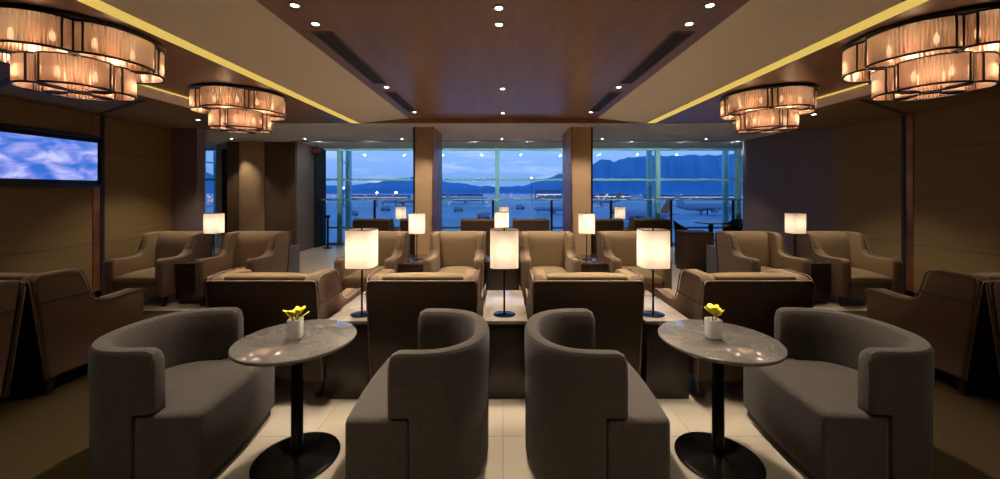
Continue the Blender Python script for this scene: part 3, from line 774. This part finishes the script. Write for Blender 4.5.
# ------------------------------------------------------------------ outside: apron, hills, aircraft, lights
GZ = -11
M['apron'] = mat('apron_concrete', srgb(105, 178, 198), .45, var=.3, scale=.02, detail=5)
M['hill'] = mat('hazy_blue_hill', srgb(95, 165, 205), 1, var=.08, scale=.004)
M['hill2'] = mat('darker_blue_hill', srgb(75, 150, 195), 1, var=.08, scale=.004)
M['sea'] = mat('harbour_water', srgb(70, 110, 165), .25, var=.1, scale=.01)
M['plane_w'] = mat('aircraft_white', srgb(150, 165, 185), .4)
M['plane_r'] = mat('tail_orange_red', srgb(205, 105, 70), .5)
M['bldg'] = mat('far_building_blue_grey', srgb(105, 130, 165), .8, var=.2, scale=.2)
M['lampw'] = emat('flood_white', (1, .95, .85, 1), 6)
M['lampo'] = emat('sodium_orange', (1, .55, .3, 1), 1.2)
M['lampp'] = emat('pale_window_lights', (.85, .85, 1, 1), .5)
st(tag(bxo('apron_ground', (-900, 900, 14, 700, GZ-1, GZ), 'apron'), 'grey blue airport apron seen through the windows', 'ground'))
st(tag(bxo('harbour_water', (-2500, 2500, 700, 1900, GZ-3, GZ-1), 'sea'), 'dark blue water beyond the airport apron', 'water'))
def hills(name, D, prof, m, lab):
    bm = BM(); pts = [((px-503)/380*D, (191-py)/380*D+H) for px, py in prof]
    fr = []
    for x, z in pts: fr.append((bm.verts.new((x, D-140, GZ-3)), bm.verts.new((x+random.uniform(-8, 8), D-60+random.uniform(-20, 20), GZ+(z-GZ)*.62)), bm.verts.new((x, D, z)), bm.verts.new((x, D+400, GZ-3))))
    for A, B in zip(fr, fr[1:]):
        for k in range(3): bm.faces.new([A[k], B[k], B[k+1], A[k+1]])
    return st(tag(obj(name, bm, m), lab, 'hills'))
def rough(pts, step=4, amp=.8):
    out = []
    for (x0, y0), (x1, y1) in zip(pts, pts[1:]):
        n = max(1, int((x1-x0)/step))
        for i in range(n): out.append((x0+(x1-x0)*i/n, y0+(y1-y0)*i/n+random.uniform(-amp, amp)))
    out.append(pts[-1]); return out
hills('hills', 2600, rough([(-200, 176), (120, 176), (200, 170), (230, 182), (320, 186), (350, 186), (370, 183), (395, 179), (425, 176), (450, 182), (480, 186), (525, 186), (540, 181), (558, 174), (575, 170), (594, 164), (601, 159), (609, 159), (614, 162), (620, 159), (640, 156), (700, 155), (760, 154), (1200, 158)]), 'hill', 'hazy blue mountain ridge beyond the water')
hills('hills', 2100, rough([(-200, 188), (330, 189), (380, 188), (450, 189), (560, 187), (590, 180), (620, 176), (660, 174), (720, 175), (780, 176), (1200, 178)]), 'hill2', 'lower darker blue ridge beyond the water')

def aircraft(px, D, L, rz, lab, tailm='plane_r'):
    t = thing('aircraft', lab, 'aircraft', ((px-503)/380*D, D, GZ), rz, None); r = L*.055; z = r*2.0
    bm = BM(); xs = [(-.5, .12), (-.46, .35), (-.38, .7), (-.25, 1), (.25, 1), (.38, .95), (.45, .7), (.485, .35), (.5, .1)]
    tube(bm, [(L*x, 0, z+(r*.35*(1-q) if x < 0 else -r*.15*(1-q))) for x, q in xs], r, 14, rs=[r*q for x, q in xs]); obj('fuselage', bm, 'plane_w', t, smooth=True)
    for s in (-1, 1):
        bm = BM(); prism(bm, [(.1*L, 0), (-.06*L, 0), (-.17*L, s*.45*L), (-.12*L, s*.45*L)], lambda p: (p[0], p[1], z-r*.5+abs(p[1])*.07), lambda p: (p[0], p[1], z-r*.3+abs(p[1])*.07)); obj('wing', bm, 'plane_w', t)
        bm = BM(); prism(bm, [(-.38*L, 0), (-.46*L, 0), (-.5*L, s*.17*L), (-.46*L, s*.17*L)], lambda p: (p[0], p[1], z+r*.3), lambda p: (p[0], p[1], z+r*.45)); obj('tailplane', bm, 'plane_w', t)
        bm = BM(); tube(bm, [(.07*L, s*.16*L, z-r*.9), (-.03*L, s*.16*L, z-r*.9)], r*.48, 12); obj('engine', bm, 'plane_w', t, smooth=True)
        bm = BM(); tube(bm, [(-.03*L, s*.07*L, 0.0), (-.03*L, s*.07*L, z-r*.3)], r*.18, 8); obj('landing_gear', bm, 'post', t)
    bm = BM(); prism(bm, [(-.34*L, z+r*.8), (-.47*L, z+r*.7), (-.53*L, z+r*4.0), (-.47*L, z+r*4.0)], lambda p: (p[0], -r*.12, p[1]), lambda p: (p[0], r*.12, p[1])); obj('tail_fin', bm, tailm, t)
    bm = BM(); tube(bm, [(.4*L, 0, 0.0), (.4*L, 0, z-r*.4)], r*.15, 8); obj('landing_gear', bm, 'post', t)
aircraft(553, 215, 22, PI, 'small airliner parked outside the centre window, right of middle')
aircraft(706, 205, 36, .15, 'large airliner parked outside the right window', 'plane_w')
aircraft(640, 150, 30, PI/2+.4, 'airliner with orange red tail fin outside the right window', 'plane_r')
aircraft(600, 330, 34, PI-.2, 'distant airliner outside beside the right column')
aircraft(466, 380, 42, .1, 'distant airliner outside the centre window, left of middle', 'plane_w')
aircraft(402, 330, 40, PI+.1, 'distant airliner outside the left window, below the floodlights', 'plane_w')

def building(px0, px1, D, h, lab):
    x0, x1 = (px0-503)/380*D, (px1-503)/380*D
    t = thing('airport_building', lab, 'building', ((x0+x1)/2, D, GZ)); w = (x1-x0)/2
    bxo('walls', (-w, w, 0, 18, 0, h), 'bldg', t); bxo('roof', (-w-1, w+1, -1.5, 19, h, h+.8), 'plane_w', t)
    bxo('window_strip', (-w+1, w-1, -.25, 0, h*.5, h*.58), 'lampp', t)
building(440, 482, 540, 8, 'low lit terminal building far off, centre window left half')
building(536, 562, 540, 14, 'tall blocky hangar far off, centre window right half')
building(345, 408, 560, 6, 'long low terminal building far off in the left window')
building(648, 738, 540, 7, 'long low terminal building far off in the right window')
building(594, 630, 560, 8, 'low lit building far off just right of the right column')
M['truck'] = mat('service_vehicle_paint', srgb(190, 150, 110), .5)
def make_truck():
    t = thing('service_vehicle', '', 'vehicle')
    bxo('cargo_box', (-2.6, 1.2, -1.1, 1.1, .8, 3.2), 'plane_w', t, bevel=.1); bxo('cab', (1.3, 3.0, -1.1, 1.1, .6, 2.5), 'truck', t, bevel=.25)
    bxo('chassis', (-2.7, 3.0, -.9, .9, .45, .8), 'post', t)
    for x in (-1.8, 2.1):
        for y in (-1.0, 1.0):
            bm = BM(); tube(bm, [(x, y-.15, .48), (x, y+.15, .48)], .48, 14); obj('wheel', bm, 'plastic', t, smooth=False)
    return t
tk = {}
for px, D, rz, n in ((352, 190, .3, 'outside the left window'), (386, 240, 2.9, 'outside the left window near its column'), (458, 230, .1, 'outside the centre window, leftmost'),
                     (484, 170, 3.0, 'outside the centre window, beside the mullion'), (520, 260, .2, 'outside the centre window, right of the mullion'), (617, 210, 2.6, 'outside the right window, left part'),
                     (668, 260, .4, 'outside the right window, middle'), (736, 240, 3.3, 'outside the right window, right end')):
    place(tk, make_truck, ((px-503)/380*D, D, GZ), rz, 'small service vehicle on the apron %s' % n, 'apron service vehicles')
def make_mast():
    t = thing('floodlight_mast', '', 'floodlight mast')
    bm = BM(); tube(bm, [(0, 0, 0), (0, 0, 14.5)], .25, 8, rs=[.35, .18]); obj('mast', bm, 'post', t)
    bm = BM(); bmesh.ops.create_icosphere(bm, subdivisions=2, radius=.85, matrix=Matrix.Translation((0, 0, 15))); obj('lamp_head', bm, 'lampw', t, smooth=True)
    return t
fm = {}
for px, py, D, n in ((343.5, 188, 330, 'leftmost in the left window'), (377, 192.5, 300, 'brightest in the left window'), (396, 192.5, 260, 'beside the left column'), (531.5, 178.5, 400, 'high one in the centre window')):
    o = place(fm, make_mast, ((px-503)/380*D, D, GZ), 0, 'bright floodlight mast on the apron, %s' % n, 'apron floodlights')
    zt = (191-py)/380*D+H; o.scale = (1, 1, (zt-GZ)/15)
bm = BM()
for i in range(190):
    px = random.choice([random.uniform(325, 412), random.uniform(441, 564), random.uniform(594, 748), random.uniform(196, 218), random.uniform(594, 625)])
    D = random.uniform(230, 520); z = GZ+random.uniform(1, 9)
    q = len(bm.faces); bmesh.ops.create_icosphere(bm, subdivisions=1, radius=random.uniform(.25, .6)*D/400, matrix=Matrix.Translation(((px-503)/380*D, D, z)))
    if random.random() < .45:
        bm.faces.ensure_lookup_table()
        for f in bm.faces[q:]: f.material_index = 1
o = tag(obj('apron_lights', bm, 'lampo'), 'scatter of tiny orange and pale lights across the distant airport', 'lights'); o['kind'] = 'stuff'; o.data.materials.append(M['lampp'])

# ------------------------------------------------------------------ sky
w = bpy.data.worlds.new('dusk_sky'); SC.world = w; w.use_nodes = True
nt = w.node_tree; bg = nt.nodes['Background']
tc = nt.nodes.new('ShaderNodeTexCoord'); sx = nt.nodes.new('ShaderNodeSeparateXYZ'); rp = nt.nodes.new('ShaderNodeValToRGB')
el = rp.color_ramp.elements
el[0].position = 0; el[0].color = srgb(96, 140, 205); el[1].position = 1; el[1].color = srgb(52, 96, 180)
a = el.new(.04); a.color = srgb(112, 150, 212); b = el.new(.12); b.color = srgb(130, 165, 222); c = el.new(.35); c.color = srgb(84, 130, 210)
nz = nt.nodes.new('ShaderNodeTexNoise'); nz.inputs['Scale'].default_value = 6; nz.inputs['Detail'].default_value = 6
mp = nt.nodes.new('ShaderNodeMapping'); mp.inputs['Scale'].default_value = (1, 1, 7)
r2 = nt.nodes.new('ShaderNodeValToRGB'); r2.color_ramp.elements[0].position = .5; r2.color_ramp.elements[1].position = .75
r2.color_ramp.elements[0].color = (0, 0, 0, 1); r2.color_ramp.elements[1].color = (.6, .6, .6, 1)
mx = nt.nodes.new('ShaderNodeMix'); mx.data_type = 'RGBA'; mx.inputs['B'].default_value = srgb(205, 212, 232)
L = nt.links
L.new(tc.outputs['Generated'], sx.inputs[0]); L.new(sx.outputs['Z'], rp.inputs[0]); L.new(tc.outputs['Generated'], mp.inputs[0]); L.new(mp.outputs[0], nz.inputs[0])
L.new(nz.outputs['Fac'], r2.inputs[0]); L.new(r2.outputs[0], mx.inputs['Factor']); L.new(rp.outputs[0], mx.inputs['A']); L.new(mx.outputs['Result'], bg.inputs[0])
bg.inputs[1].default_value = .66

SC.view_settings.view_transform = 'Standard'; SC.view_settings.look = 'None'
SC.view_settings.exposure = 1.3; SC.view_settings.gamma = 1; SC.view_settings.use_curve_mapping = False
